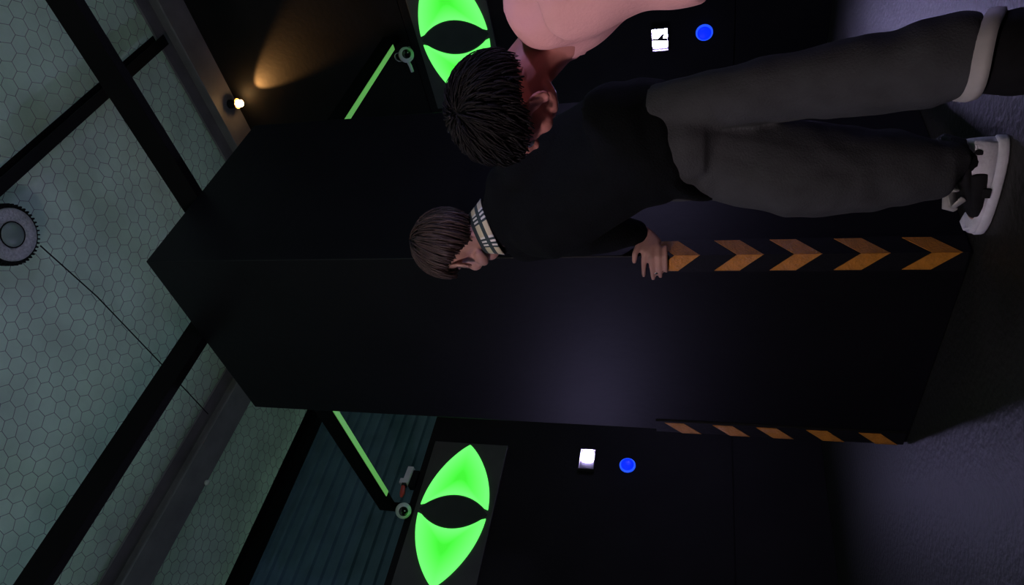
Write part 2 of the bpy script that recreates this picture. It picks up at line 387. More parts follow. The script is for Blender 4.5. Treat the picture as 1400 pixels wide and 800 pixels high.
# ------------------------------------------------------------------ lit number boxes and buttons
def station(where, O, ux, n, btn, two=False, led='led'):
    ux, n, uz = Vector(ux), Vector(n), Vector((0, 0, 1)); O = Vector(O)
    def pt(a, b, d=0): return O + ux*a + uz*b + n*d
    t = thing('light_box', 'small white lit box ' + where, 'light box', O, 'white light boxes on the walls')
    W_, H_ = 0.084, 0.058
    def pr(name, a0, a1, b0, b1, d0, d1, m): return MB().prism([pt(a0, b0, d0), pt(a1, b0, d0), pt(a1, b1, d0), pt(a0, b1, d0)], n*(d1-d0)).build(name, m, t)
    pr('back_plate', -W_, W_, -H_, H_, 0.001, 0.01, M['acryl'])
    for nm, a0, a1, b0, b1 in (('frame_bar', -W_, W_, H_-0.007, H_), ('frame_bar', -W_, W_, -H_, -H_+0.007), ('frame_bar', -W_, -W_+0.007, -H_+0.007, H_-0.007), ('frame_bar', W_-0.007, W_, -H_+0.007, H_-0.007)):
        pr(nm, a0, a1, b0, b1, 0.01, 0.03, M['acryl'])
    if two:
        def rr(a0, a1, b0, b1):
            r = 0.012; P_ = []
            for cx_, cz_, s0 in ((a1-r, b1-r, 0), (a0+r, b1-r, 90), (a0+r, b0+r, 180), (a1-r, b0+r, 270)):
                for k in range(5): q = math.radians(s0+22.5*k); P_.append(pt(cx_+r*math.cos(q), cz_+r*math.sin(q), 0.01))
            return MB().prism(P_, n*0.008)
        rr(0.000, 0.076, -0.049, 0.049).build('led_panel', M[led], t); rr(-0.060, -0.010, -0.049, 0.049).build('led_panel', M[led], t)
        MB().prism([pt(-0.014, -0.047, 0.012), pt(0.006, -0.047, 0.012), pt(0.010, 0.047, 0.012), pt(-0.006, 0.047, 0.012)], n*0.012).build('dark_stroke', M['rubber'], t)
        MB().prism([pt(0.0, -0.020, 0.019), pt(0.0, 0.022, 0.019), pt(0.040, -0.016, 0.019), pt(0.040, -0.030, 0.019)], n*0.004).build('dark_stroke', M['rubber'], t)
    else:
        P_ = [pt(0.028+0.044*math.copysign(abs(math.cos(q))**0.6, math.cos(q)), 0.044*math.copysign(abs(math.sin(q))**0.6, math.sin(q)), 0.01) for q in [2*math.pi*k/24 for k in range(24)]]
        MB().prism(P_, n*0.008).build('led_panel', M[led], t)
    b = Vector(btn); q = thing('push_button', 'blue button below the box ' + where, 'button', b, 'blue buttons on the walls')
    MB().lathe([(0.056, 0.001), (0.056, 0.010), (0.050, 0.014), (0.047, 0.014)], b, n).build('bezel', M['bluerim'], q, True)
    MB().lathe([(0.046, 0.012), (0.044, 0.022), (0.034, 0.030), (0.018, 0.034), (0.002, 0.035)], b, n).build('dome', M['blue'], q, True)
station('beside the left cat eye sign', (0.916, LW-0.0005, 1.576), (1, 0, 0), (0, -1, 0), (0.90, LW-0.0005, 1.289))
station('with a dark stroke, under the pink shirt', (RW-0.0005, 0.678, 1.064), (0, -1, 0), (-1, 0, 0), (RW-0.0005, 0.665, 0.774), True)
station('on the left wall outside the picture', (-1.55, LW-0.0005, 1.576), (1, 0, 0), (0, -1, 0), (-1.55, LW-0.0005, 1.289))
station('on the right wall outside the picture', (RW-0.0005, -1.65, 1.25), (0, -1, 0), (-1, 0, 0), (RW-0.0005, -1.65, 0.96))
station('on the rear wall, right of the camera', (-0.30, NR+0.0005, 1.576), (-1, 0, 0), (0, 1, 0), (-0.30, NR+0.0005, 1.289))
station('on the rear wall, left of the camera', (NL+0.0005, -0.7, 1.576), (0, 1, 0), (1, 0, 0), (NL+0.0005, -0.7, 1.289), True, 'ledwarm')

# ------------------------------------------------------------------ eyeball cameras and small wall fittings
def eyeball(label, c, look, stem):
    t = thing('ball_camera', label, 'camera', c, 'ball cameras at the beam ends'); c = Vector(c); d = Vector(look).normalized()
    MB().ell(c, (0.056, 0.056, 0.056), n=24, m=16).build('ball', M['ball'], t, True)
    MB().lathe([(0.030, 0.040), (0.033, 0.046), (0.029, 0.054), (0.018, 0.059), (0.001, 0.061)], c, d).build('lens', M['lens'], t, True)
    MB().lathe([(0.0045, 0.0), (0.0045, 0.0015), (0.002, 0.003)], c + d*0.0585 + Vector((0.2, -0.35, -0.6)).normalized()*0.012, d, 12).build('painted_glint', M['white'], t, True)  # lens highlight modelled as a small white disc
    MB().tube([c, Vector(stem)], 0.012, 10).build('stem', M['ball'], t, True)
    return t
eyeball('white ball camera at the beam end above the left cat eye sign', (0.376, LW-0.07, 2.815), CAM - Vector((0.6, 0, 0.3)) - Vector((0.376, LW, 2.8)), (0.40, LW+0.001, 2.80))
rb = eyeball('white ball camera with a hanging bracket beside the right cat eye sign', (RW-0.10, 0.575, 2.875), CAM + Vector((0.3, -0.6, -0.4)) - Vector((RW, 0.6, 2.85)), (RW-0.001, 0.57, 2.88))
MB().tube([on(556, 80, 0, RW-0.12), on(561, 90, 0, RW-0.13), on(564, 98, 0, RW-0.13)], 0.012, 8).build('bracket_arm', M['ball'], rb, True)
rc_ = on(546, 78, 0, RW-0.10); ringp = [rc_ + Vector((0, 0.034*math.cos(k*math.pi/8), 0.034*math.sin(k*math.pi/8))) for k in range(17)]
MB().tube(ringp, 0.006, 6).build('clamp_ring', M['silver'], rb, True)
t = thing('power_adapter', 'small grey bracket with a red plug beside the left ball camera', 'adapter', (0.62, LW, 2.82))
MB().prism([(0.60, LW-0.05, 2.86), (0.60, LW-0.05, 2.93), (0.64, LW-0.05, 2.93), (0.64, LW-0.05, 2.905), (0.74, LW-0.05, 2.90), (0.74, LW-0.05, 2.855)], (0, 0.045, 0)).build('bracket', M['ball'], t, bevel=0.003)
MB().limb([((0.575, LW-0.04, 2.89), 0.016), ((0.52, LW-0.04, 2.88), 0.020), ((0.50, LW-0.04, 2.88), 0.012)], (0, 0, 1), 10).build('plug', M['red'], t, True)
MB().box((0.578, LW-0.052, 2.872), (0.602, LW-0.02, 2.905)).build('socket', M['lens'], t)
MB().box((0.59, LW-0.03, 2.81), (0.72, LW+0.03, 2.862)).build('mount_plate', M['dsteel'], t)

# ------------------------------------------------------------------ round ceiling lamp, its cable, small fitting
lc = on(15, 321, 2, 4.52)
t = thing('high_bay_lamp', 'round high bay lamp, switched off, hanging under the ceiling netting', 'lamp', lc)
MB().lathe([(0.06, 0.16), (0.10, 0.15), (0.155, 0.09), (0.165, 0.05), (0.165, 0.0), (0.152, -0.004)], lc).build('housing', M['dsteel'], t, True)
MB().lathe([(0.150, 0.003), (0.150, -0.010), (0.140, -0.018), (0.085, -0.018), (0.074, -0.010), (0.074, 0.003)], lc, n=48).build('lens_ring', M['lamplens'], t, True)
MB().lathe([(0.071, 0.0), (0.071, -0.010), (0.069, -0.014), (0.050, -0.022), (0.020, -0.027), (0.002, -0.028)], lc).build('centre_dome', M['lampdome'], t, True)
MB().lathe([(0.0745, -0.002), (0.0745, -0.016), (0.070, -0.016), (0.070, -0.002)], lc).build('inner_rim', M['dsteel'], t, True)
fin = None
for k in range(44):
    a = 2*math.pi*k/44
    if fin is None:
        o = MB().box((0.158, -0.004, -0.004), (0.176, 0.004, 0.06)).build('cooling_fin', M['dsteel']); fin = o.data
    else:
        o = bpy.data.objects.new('cooling_fin', fin); COL.objects.link(o)
    o.parent = t; o.rotation_euler = (0, 0, a)
MB().tube([lc + Vector((0, 0, 0.15)), Vector((lc.x, lc.y, CZ-0.085))], 0.012, 8).build('hanger', M['dsteel'], t)
a = on(57, 336, 2, 4.66); b = on(219, 496, 2, 4.66); d = on(330, 606, 2, 4.66)
tag(MB().tube([a + Vector((0, 0, 0.01)), a.lerp(b, 0.4)+Vector((0.012, 0, -0.012)), b, Vector((b.x+0.03, 2.56, 4.66))], 0.0045, 6).build('cable', M['dsteel']), 'thin black cable from the round lamp across the ceiling', 'cable')
sc = on(283, 660, 2, 4.53)
t = thing('sprinkler_head', 'small white round fitting under the grey girder edge', 'fitting', sc)
MB().ell(sc, (0.021, 0.021, 0.021), n=16, m=10).build('ball', M['white'], t, True)
MB().tube([sc, sc + Vector((0, -0.02, 0.06))], 0.006, 8).build('stem', M['white'], t)

# warm lamp under the girder by the tall wall
lp = Vector((2.835, 0.855, 4.452))
t = thing('wall_spot_lamp', 'small warm glowing lamp under the girder by the tall black wall', 'lamp', lp)
MB().lathe([(0.012, 0.0), (0.026, 0.006), (0.03, 0.03), (0.022, 0.052), (0.012, 0.06)], lp + Vector((0, 0, -0.03))).build('bulb', M['bulb'], t, True)
MB().lathe([(0.018, 0.034), (0.036, 0.022), (0.042, 0.014), (0.040, 0.014), (0.034, 0.026), (0.016, 0.037)], lp).build('added_halo_dish', M['halo'], t, True)  # added dish, stands in for the orange halo round the bulb
MB().lathe([(0.015, 0.028), (0.02, 0.03), (0.02, 0.06), (0.035, 0.07), (0.035, 0.092), (0.002, 0.093)], lp).build('socket', M['dsteel'], t, True)
sd = bpy.data.lights.new('warm_spot', 'SPOT'); sd.energy = 30; sd.color = (1, 0.47, 0.14); sd.spot_size = math.radians(44); sd.spot_blend = 0.5; sd.shadow_soft_size = 0.015
so = bpy.data.objects.new('warm_spot', sd); COL.objects.link(so); so.location = lp + Vector((0.0, -0.03, -0.06))
so.rotation_euler = (Vector((2.935, 0.66, 4.10)) - so.location).to_track_quat('-Z', 'Y').to_euler()

# ------------------------------------------------------------------ people
def axes(fwd, upv):
    f = Vector(fwd).normalized(); u = Vector(upv); u = (u - f*u.dot(f)).normalized(); r = f.cross(u)
    return Matrix(((r.x, f.x, u.x), (r.y, f.y, u.y), (r.z, f.z, u.z)))
def head_into(mb, c, A, k=1.0):
    P = lambda x, y, z: c + A @ Vector((x*k, y*k, z*k))
    E = lambda p, r: mb.ell(P(*p), [v*k for v in r], A)
    E((0, -0.015, 0.035), (0.075, 0.095, 0.088)); E((0, 0.035, -0.015), (0.062, 0.062, 0.088)); E((0, 0.052, -0.085), (0.040, 0.040, 0.032))
    E((0, 0.104, -0.010), (0.011, 0.018, 0.028)); E((0, 0.112, -0.028), (0.014, 0.014, 0.012)); E((0, 0.084, 0.030), (0.048, 0.017, 0.012))
    E((0, 0.093, -0.058), (0.024, 0.010, 0.006)); E((0, 0.091, -0.069), (0.021, 0.010, 0.007))
    for s in (-1, 1):
        E((s*0.045, 0.055, -0.035), (0.024, 0.026, 0.024)); E((s*0.052, 0.015, -0.068), (0.018, 0.045, 0.02))
        B = A @ Matrix.Rotation(s*0.35, 3, 'Z')
        mb.ell(P(s*0.078, -0.008, -0.008), (0.006*k, 0.017*k, 0.028*k), B)
        h = [P(s*(0.080+0.010*math.sin(q*0.5)), -0.010-0.019*math.sin(q), -0.003+0.031*math.cos(q)) for q in [(-0.9+4.2*i/10) for i in range(11)]]
        mb.limb([(p, 0.0055*k) for p in h], A @ Vector((1, 0, 0)), 8)
        E((s*0.081, -0.002, -0.036), (0.006, 0.008, 0.010))
def add_eyes(c, A, parent):
    for s in (-1, 1):
        p = c + A @ Vector((s*0.031, 0.078, 0.008))
        e = MB().ell(p, (0.0125, 0.0125, 0.0125), A, 14, 10).build('eye', M['eyew'], parent, True)
        MB().ell(p + A @ Vector((0, 0.009, 0)), (0.006, 0.005, 0.006), A, 12, 8).build('iris', M['lens'], e, True)
def hair_mesh(c, A, hairline, n, length, rad, seed, puff=0.010, big=1.0):
    rg = random.Random(seed); mb = MB(); C0 = c + A @ Vector((0, -0.015, 0.032)); R = Vector((0.083, 0.104, 0.097))*big
    def sp(th, ph, off=0.0):
        d = Vector((math.sin(th)*math.sin(ph), math.sin(th)*math.cos(ph), math.cos(th)))
        q = Vector((d.x*(R.x+off), d.y*(R.y+off), d.z*(R.z+off)))
        return C0 + A @ q
    tilt = 0.45                    # the whorl sits behind the top of the skull
    Rt = Matrix.Rotation(tilt, 3, 'X')
    def sp2(th, ph, off):
        d = Rt @ Vector((math.sin(th)*math.sin(ph), math.sin(th)*math.cos(ph), math.cos(th)))
        return C0 + A @ Vector((d.x*(R.x+off), d.y*(R.y+off), d.z*(R.z+off))), d
    def inside(d):
        th = math.acos(max(-1, min(1, d.z))); ph = math.atan2(d.x, d.y); return th < hairline(abs(ph))
    # cap
    rings = []
    N = 40
    for i in range(13):
        ring = []
        for j in range(N):
            ph = 2*math.pi*j/N; ap = abs((ph+math.pi) % (2*math.pi) - math.pi); th = 0.02 + (hairline(ap)-0.02)*i/12
            ring.append(sp(th, ph, 0.001 if i < 12 else -0.004))
        rings.append(ring)
    inner = [[C0 + (p-C0)*0.86 for p in r] for r in rings]
    mb.loft(rings + inner[::-1])
    for k in range(n):
        th = math.acos(1 - rg.random()*1.55); ph = rg.uniform(-math.pi, math.pi); sw = rg.uniform(-0.25, 0.25) + 0.25
        L = length*rg.uniform(0.7, 1.25); base = rg.uniform(0, puff); r = rad*rg.uniform(0.7, 1.3); pts = []
        ok = True
        for q in range(6):
            f = q/5; t_ = th + f*L/0.095; p_ = ph + sw*f*0.6
            p, d = sp2(t_, p_, base + 0.004*math.sin(math.pi*f))
            if not inside(d) and q > 0:
                if q < 2: ok = False
                break
            if not inside(d): ok = False; break
            pts.append((p, r*(1-0.75*f), r*0.6*(1-0.75*f)))
        if ok and len(pts) > 2: mb.limb(pts, A @ Vector((math.cos(ph), -math.sin(ph), 0.3)), 5, False)
    return mb
def fold(seed, amp, sc):            # cloth wrinkles
    def f(co): return amp*(noise.noise(co*sc + Vector((seed, 0, 0)))*0.7 + 0.5*noise.noise(co*sc*2.3 + Vector((0, seed, 0))))
    return f
def shoe(name, parent, heel, toe, side, lift=0.0):
    # local frame: x along heel->toe, y to the wearer's left, z up
    heel, toe = Vector(heel), Vector(toe); ex = (toe-heel); L = ex.length; ex.normalize(); ey = Vector((0, 0, 1)).cross(ex).normalized(); ez = ex.cross(ey)
    k = L/0.30
    def pt(x, y, z): return heel + ex*(x*k) + ey*(y*k) + ez*(z*k)
    hw = lambda x: (0.034 + 0.014*math.sin(min(x/0.30, 1)*math.pi*0.9) + 0.006*max(0, (x-0.13)/0.17))*math.sqrt(max(0.02, 1-((x-0.15)/0.152)**6))
    off = lambda x: side*0.010*math.sin(math.pi*x/0.30)
    xs = [0.0, 0.006, 0.02, 0.045, 0.08, 0.12, 0.16, 0.20, 0.235, 0.262, 0.282, 0.294, 0.30]
    def outline(z, g=0.0): return [pt(x, off(x)+hw(x)+g, z) for x in xs] + [pt(x, off(x)-hw(x)-g, z) for x in xs[::-1]]
    MB().loft([outline(0.0, -0.002), outline(0.004, 0.002), outline(0.022, 0.003), outline(0.026, -0.003)]).build('sole', M['shoe'], parent, True)
    # upper: sections across the foot
    hgt = lambda x: 0.098 if x < 0.05 else (0.098-(x-0.05)*0.42 if x < 0.10 else (0.077-(x-0.10)*0.30 if x < 0.24 else 0.035+0.012*math.sqrt(max(0, (0.30-x)/0.06))))
    rings = []
    for x in xs[1:-1]:
        w_ = hw(x)-0.003; h = hgt(x); R_ = []
        for j in range(14):
            q = math.pi*j/13; R_.append(pt(x, off(x)+w_*math.copysign(abs(math.cos(q))**0.7, math.cos(q)), 0.024+(h-0.024)*max(0.0, math.sin(q))**0.8))
        rings.append(R_)
    up_ = MB().loft(rings).build('upper', M['shoe'], parent, True)
    # dark throat, tongue and quarter
    MB().limb([(pt(0.05, off(0.05), 0.088), 0.030*k, 0.016*k), (pt(0.09, off(0.09), 0.085), 0.036*k, 0.020*k), (pt(0.14, off(0.14), 0.068), 0.043*k, 0.020*k), (pt(0.19, off(0.19), 0.052), 0.042*k, 0.016*k), (pt(0.225, off(0.2), 0.040), 0.030*k, 0.012*k)], ey, 14).build('tongue', M['shoedark'], parent, True)
    for s in (-1, 1):
        MB().limb([(pt(0.085, off(0.09)+s*0.037, 0.058), 0.006*k, 0.020*k), (pt(0.13, off(0.13)+s*0.043, 0.052), 0.006*k, 0.018*k), (pt(0.18, off(0.18)+s*0.046, 0.046), 0.006*k, 0.014*k), (pt(0.21, off(0.21)+s*0.043, 0.042), 0.005*k, 0.008*k)], ey, 10).build('side_patch', M['shoedark'], parent, True)
        MB().lathe([(0.010*k, 0.0), (0.010*k, 0.003), (0.004*k, 0.004)], pt(0.028, s*(hw(0.028)-0.006), 0.068), ey*s + ez*0.25, 16).build('heel_dot', M['shoedark'], parent, True)
        MB().prism([pt(0.120, off(0.12)+s*0.046, 0.026), pt(0.145, off(0.14)+s*0.049, 0.026), pt(0.145, off(0.14)+s*0.047, 0.046), pt(0.120, off(0.12)+s*0.044, 0.046)], ey*(s*0.006)).build('side_tab', M['shoedark'], parent)
    # laces: crossings and a loose bow
    for i, x in enumerate((0.125, 0.150, 0.175, 0.198)):
        w_ = 0.040; z = hgt(x)+0.012-0.004*i
        MB().limb([(pt(x, off(x)-w_, z-0.026), 0.005, 0.003), (pt(x+0.008, off(x)-w_*0.5, z-0.002), 0.006, 0.003), (pt(x+0.008, off(x)+w_*0.5, z-0.002), 0.006, 0.003), (pt(x, off(x)+w_, z-0.026), 0.005, 0.003)], ex, 8).build('lace', M['lace'], parent, True)
    for a, b, cc in (((0.16, -0.02, 0.10), (0.18, -0.055, 0.098), (0.165, -0.045, 0.078)), ((0.165, 0.02, 0.10), (0.175, 0.055, 0.10), (0.155, 0.05, 0.082)), ((0.17, 0.005, 0.108), (0.20, 0.02, 0.105), (0.215, 0.015, 0.082)), ((0.155, 0.0, 0.108), (0.14, 0.03, 0.115), (0.13, 0.045, 0.10))):
        MB().limb([(pt(0.165, 0.0, 0.088), 0.006, 0.003), (pt(*a), 0.013, 0.005), (pt(*b), 0.014, 0.005), (pt(*cc), 0.010, 0.004)], ez, 8).build('bow_loop', M['lace'], parent, True)
    MB().limb([(pt(0.040, -0.030*side, 0.104), 0.007, 0.004), (pt(0.075, -0.040*side, 0.098), 0.007, 0.004), (pt(0.105, -0.040*side, 0.090), 0.006, 0.004)], ez, 8).build('collar_binding', M['lace'], parent, True)
    MB().limb([(pt(0.262, off(0.27)-0.030, 0.030), 0.010, 0.006), (pt(0.278, off(0.27)-0.015, 0.040), 0.012, 0.006), (pt(0.280, off(0.27)+0.015, 0.040), 0.012, 0.006), (pt(0.262, off(0.27)+0.030, 0.030), 0.010, 0.006)], ez, 8).build('toe_cap', M['shoe'], parent, True)

# ---- person in black, leaning on the column corner
pel = at(905, 188, 2.00)
pb = thing('person', 'person in black top and wide charcoal trousers leaning with one hand on the column corner', 'person', (pel.x, pel.y, 0))
hipL, hipR = at(935, 216, 2.06), at(930, 158, 1.98)
kneL, kneR = at(1105, 228, 2.08), at(1130, 112, 1.86)
heelL, toeL = Vector((0.030, -0.375, 0.0)), Vector((0.012, -0.073, 0.0))
ankL = heelL.lerp(toeL, 0.20) + Vector((0, 0, 0.10))
bandR = at(1335, 76, 1.72)
ankR = Vector((bandR.x+0.0, bandR.y-0.0, 0.10)); heelR = ankR + Vector((0.02, -0.06, -0.10)); heelR = ankR - FH*0.06 - Vector((0, 0, 0.10)); toeR = heelR + FH*0.30
wst, chs, nkb = at(850, 205, 2.03), at(765, 255, 2.09), at(686, 303, 2.13)
hdc = at(628, 334, 2.14)
shL, shR = at(716, 322, 2.20), at(712, 236, 2.03)
elL = at(800, 318, 2.20); wrL = on(877, 318, 1, -0.045)
elR = at(815, 172, 2.03); wrR = at(812, 240, 2.22)
A1 = axes((0.36, 0.92, -0.02), (-0.12, 0.05, 1.0))
side = Vector((0.76, -0.5, 0.1)).normalized()            # across the shoulders, left to right
body = MB()
head_into(body, hdc, A1, 1.03)
body.limb([(hdc + A1 @ Vector((0, -0.035, -0.03)), 0.052), (nkb.lerp(hdc, 0.35), 0.054), (nkb, 0.062)], side)
body.limb([(nkb, 0.09, 0.07), (chs.lerp(nkb, 0.6), 0.16, 0.085), (chs, 0.155, 0.095), (wst, 0.125, 0.085), (pel, 0.12, 0.085), (pel - Vector((0, 0, 0.05)), 0.11, 0.08)], side)
for a, b, cc, d in ((shL, elL, wrL, 1), (shR, elR, wrR, -1)):
    body.limb([(a, 0.052), (a.lerp(b, 0.5), 0.046), (b, 0.038), (b.lerp(cc, 0.4), 0.037), (cc, 0.026, 0.024)], side)
for a, b, cc in ((hipL, kneL, ankL), (hipR, kneR, ankR)):
    body.limb([(a, 0.07), (a.lerp(b, 0.5), 0.06), (b, 0.052), (b.lerp(cc, 0.35), 0.054), (cc, 0.036), (cc-Vector((0, 0, 0.05)), 0.034)], side)
# feet inside the shoes
for hl, to in ((heelL, toeL), (heelR, toeR)):
    body.limb([(hl.lerp(to, 0.12)+Vector((0, 0, 0.055)), 0.026, 0.026), (hl.lerp(to, 0.5)+Vector((0, 0, 0.045)), 0.032, 0.018), (hl.lerp(to, 0.8)+Vector((0, 0, 0.036)), 0.032, 0.009)], (1, 0, 0))
# left hand gripping the corner: palm on the right face, fingers round the edge on the left face
def Rf(x, y, o): return on(x, y, 1, -TH-o)
def Lf(x, y, o): return on(x, y, 0, -TH-o)
pw_ = Rf(884, 322, 0.030); pc = Vector((-0.012, -0.030, on(893, 347, 0, 0).z))
zz = lambda x: on(x, 352, 0, -0.01).z
body.limb([(wrL, 0.027, 0.021), (Rf(884, 325, 0.026), 0.033, 0.017), (Rf(889, 336, 0.020), 0.042, 0.015), (Vector((0.012, -0.026, zz(893))), 0.042, 0.014)], (0, 0, 1))
for (xk, xt, yt, rr_, dz) in ((881, 880, 377, 0.0088, 0), (891, 893, 381, 0.0092, 0), (901, 903, 378, 0.0088, 0), (910, 911, 371, 0.0078, 0)):
    k0 = Vector((0.014, -0.026, zz(xk))); k1 = Vector((-0.016, -0.012, zz(xk)))
    tip = Lf(xt, yt, 0.009); m1 = k1.lerp(tip, 0.45) + Vector((-0.008, 0, 0)); 
    body.limb([(k0, rr_*1.15), (k1, rr_*1.1), (m1, rr_), (k1.lerp(tip, 0.8)+Vector((-0.004, 0, 0)), rr_*0.9), (tip, rr_*0.8)], (0, 0, 1), 12)
th0 = Rf(879, 329, 0.022); th2 = Lf(867, 358, 0.010); th1 = Vector((-0.012, -0.024, on(869, 346, 0, 0).z))
body.limb([(th0, 0.014), (th0.lerp(th1, 0.55)+Vector((0, -0.006, 0)), 0.0115), (th1, 0.0105), (th2, 0.0085)], (0, 0, 1), 12)
# right hand, loosely curled in front of the thigh
hd = Vector((-0.8, 0.1, 0.25)).normalized(); hx = Vector((0.2, 0.1, 0.9)); hx = (hx - hd*hx.dot(hd)).normalized(); hn = hd.cross(hx)
body.limb([(wrR, 0.026, 0.02), (wrR+hd*0.03, 0.032, 0.016), (wrR+hd*0.085, 0.040, 0.014)], hx)
for i, l in enumerate((0.070, 0.078, 0.072, 0.058)):
    p = wrR + hd*0.088 + hx*(0.028-0.019*i)
    body.limb([(p, 0.0092), (p+hd*l*0.5+hn*0.006, 0.0086), (p+hd*l*0.8+hn*0.022, 0.008), (p+hd*l*0.88+hn*0.038, 0.007)], hx, 10)
p = wrR + hd*0.03 + hx*0.028
body.limb([(p, 0.012), (p+hd*0.03+hx*0.02+hn*0.012, 0.0105), (p+hd*0.065+hx*0.02+hn*0.025, 0.0085)], hx, 10)
bo = body.organic('body', M['skin'], pb, 0.0048, 5)
add_eyes(hdc, A1, pb)
rgp = on(897, 371, 0, -0.017)
MB().lathe([(0.0105, -0.003), (0.0105, 0.003), (0.0088, 0.003), (0.0088, -0.003)], rgp, (0.25, 1, 0), 20).build('finger_ring', M['silver'], pb, True)
def hl1(a):
    if a < 0.9: return 1.55
    if a < 1.35: return 1.55 + (a-0.9)/0.45*0.25
    if a < 1.75: return 1.62
    return 1.62 + (min(a, 2.5)-1.75)/0.75*0.93
hair_mesh(hdc, A1, hl1, 2400, 0.11, 0.0036, 5, 0.020, 1.07).build('hair', M['hair1'], pb, True)
# trousers
tr = MB()
tr.limb([(pel+Vector((0, 0, 0.05)), 0.145, 0.115), (pel, 0.150, 0.12), (pel-Vector((0, 0, 0.07)), 0.150, 0.12)], side)
crotch = hipL.lerp(hipR, 0.5)
hemL = ankL + Vector((0.0, -0.005, 0.035))
tr.limb([(hipL+Vector((0, 0, 0.05)), 0.115, 0.125), (at(985, 212, 2.06), 0.128, 0.13), (at(1085, 232, 2.07), 0.138, 0.13), (at(1160, 234, 2.08), 0.122, 0.12), (at(1230, 230, 2.09), 0.100, 0.10), (at(1280, 229, 2.10), 0.078, 0.085), (hemL, 0.064, 0.075)], side, 24, False)
tr.limb([(hipR+Vector((0, 0, 0.05)), 0.085, 0.11), (at(985, 136, 1.93), 0.076, 0.10), (at(1100, 117, 1.87), 0.080, 0.104), (at(1200, 102, 1.81), 0.092, 0.108), (at(1270, 90, 1.76), 0.094, 0.105), (at(1316, 78, 1.73), 0.088, 0.092), (at(1334, 77, 1.724), 0.086, 0.090)], side, 24, False)
tr.organic('trousers', M['trouser'], pb, 0.007, 3, fold(3.0, 0.012, 7.0))
# crumpled hem over the left shoe
MB().limb([(hemL+Vector((0, 0, 0.03)), 0.064, 0.072), (hemL+Vector((0.0, 0.010, 0.0)), 0.070, 0.078), (hemL+Vector((0.0, 0.014, -0.035)), 0.058, 0.072)], side, 20, False).organic('trouser_hem', M['trouser'], pb, 0.006, 2, fold(8.0, 0.010, 22.0))
# right leg: pale turned-up cuff over a black sock
b0_ = at(1324, 77, 1.728); b1_ = at(1348, 75, 1.715)
tl = (b1_-b0_).normalized(); ct = side
cuff = MB(); rings = []
for (f, rr_) in ((-0.10, 0.085), (-0.02, 0.094), (0.5, 0.097), (1.0, 0.094), (1.06, 0.08)):
    R_ = []
    for j in range(32):
        q = 2*math.pi*j/32; cs, sn = math.cos(q), math.sin(q)
        fr = Vector((-side.y, side.x, 0)).normalized()
        tilt = -0.036*cs - 0.010*math.cos(2*q)
        R_.append(b0_.lerp(b1_, f) + side*(cs*rr_) + fr*(sn*rr_*1.02) + Vector((0, 0, tilt)))
    rings.append(R_)
cuff.loft(rings).build('trouser_cuff', M['cuff'], pb, True)
MB().limb([(b0_, 0.070, 0.072), (b1_+Vector((0, 0, 0.005)), 0.080, 0.082), (b1_-Vector((0, 0, 0.05)), 0.090, 0.09), (Vector((ankR.x, ankR.y, 0.05)), 0.086, 0.088)], side, 20, False).build('trouser_lining', M['sock'], pb, True)
MB().limb([(hemL-Vector((0, 0, 0.01)), 0.046, 0.048), (ankL, 0.042, 0.046), (ankL-Vector((0, -0.01, 0.03)), 0.036, 0.045)], side, 18, False).build('sock', M['sock'], pb, True)
for nm, hl, to, sd_ in (('shoe', heelL, toeL, 1), ('shoe', heelR, toeR, -1)):
    e = bpy.data.objects.new('shoe', None); COL.objects.link(e); e.parent = pb; e.location = (0, 0, 0)
    e.matrix_parent_inverse = Matrix.Translation((-pel.x, -pel.y, 0))
    e['label'] = 'white and black lace-up shoe'
    shoe(nm, e, hl, to, sd_)
# black top
jk = MB()
hemc = at(930, 196, 2.01)
hdir = (at(966, 268, 2.05) - at(888, 122, 1.97)).normalized()
jk.limb([(nkb+Vector((0.0, -0.01, 0.01)), 0.075, 0.07), (nkb.lerp(chs, 0.25), 0.15, 0.10), (chs.lerp(nkb, 0.45), 0.205, 0.125), (chs, 0.205, 0.14), (wst.lerp(chs, 0.4), 0.195, 0.145), (wst, 0.19, 0.15), (at(895, 192, 2.01), 0.185, 0.15)], side, 28)
def slab(c, d, rx, ry, h):         # tilted hem section
    pass
for f in (0.0,):
    c0 = at(880, 192, 2.01); rings = []
    ax = hdir; ay = ax.cross(Vector((0, 0, 1))).normalized(); ay = -ay if ay.dot(FH) > 0 else ay; ay = ay + Vector((0, 0, 0.6))
    for cc, k in ((c0.lerp(wst, 0.5), 1.0), (c0, 1.0), (hemc, 1.0), (hemc - Vector((0, 0, 0.012)), 0.95)):
        rings.append([cc + ax*(math.cos(2*math.pi*j/28)*0.185*k) + ay*(math.sin(2*math.pi*j/28)*0.16*k) for j in range(28)])
    jk.loft(rings)
jk.limb([(shL, 0.085, 0.09), (shL.lerp(elL, 0.5), 0.08), (elL, 0.072), (elL.lerp(wrL, 0.5), 0.062), (elL.lerp(wrL, 0.93), 0.043, 0.04)], side, 20)
jk.limb([(shR, 0.085, 0.09), (shR.lerp(elR, 0.5), 0.078), (elR, 0.07), (elR.lerp(wrR, 0.5), 0.06), (elR.lerp(wrR, 0.93), 0.045)], side, 20)
jk.limb([(shL.lerp(nkb, 0.2)+Vector((0, 0, 0.02)), 0.075), (nkb+Vector((0, -0.03, -0.03)), 0.085), (shR.lerp(nkb, 0.2)+Vector((0, 0, 0.02)), 0.075)], (0, 0, 1), 20)
jk.limb([(nkb.lerp(hdc, 0.20), 0.072, 0.070), (nkb, 0.098, 0.092), (nkb.lerp(chs, 0.3), 0.13, 0.11)], side, 24)
jk.organic('black_top', M['jacket'], pb, 0.009, 6, fold(11.0, 0.008, 6.0))
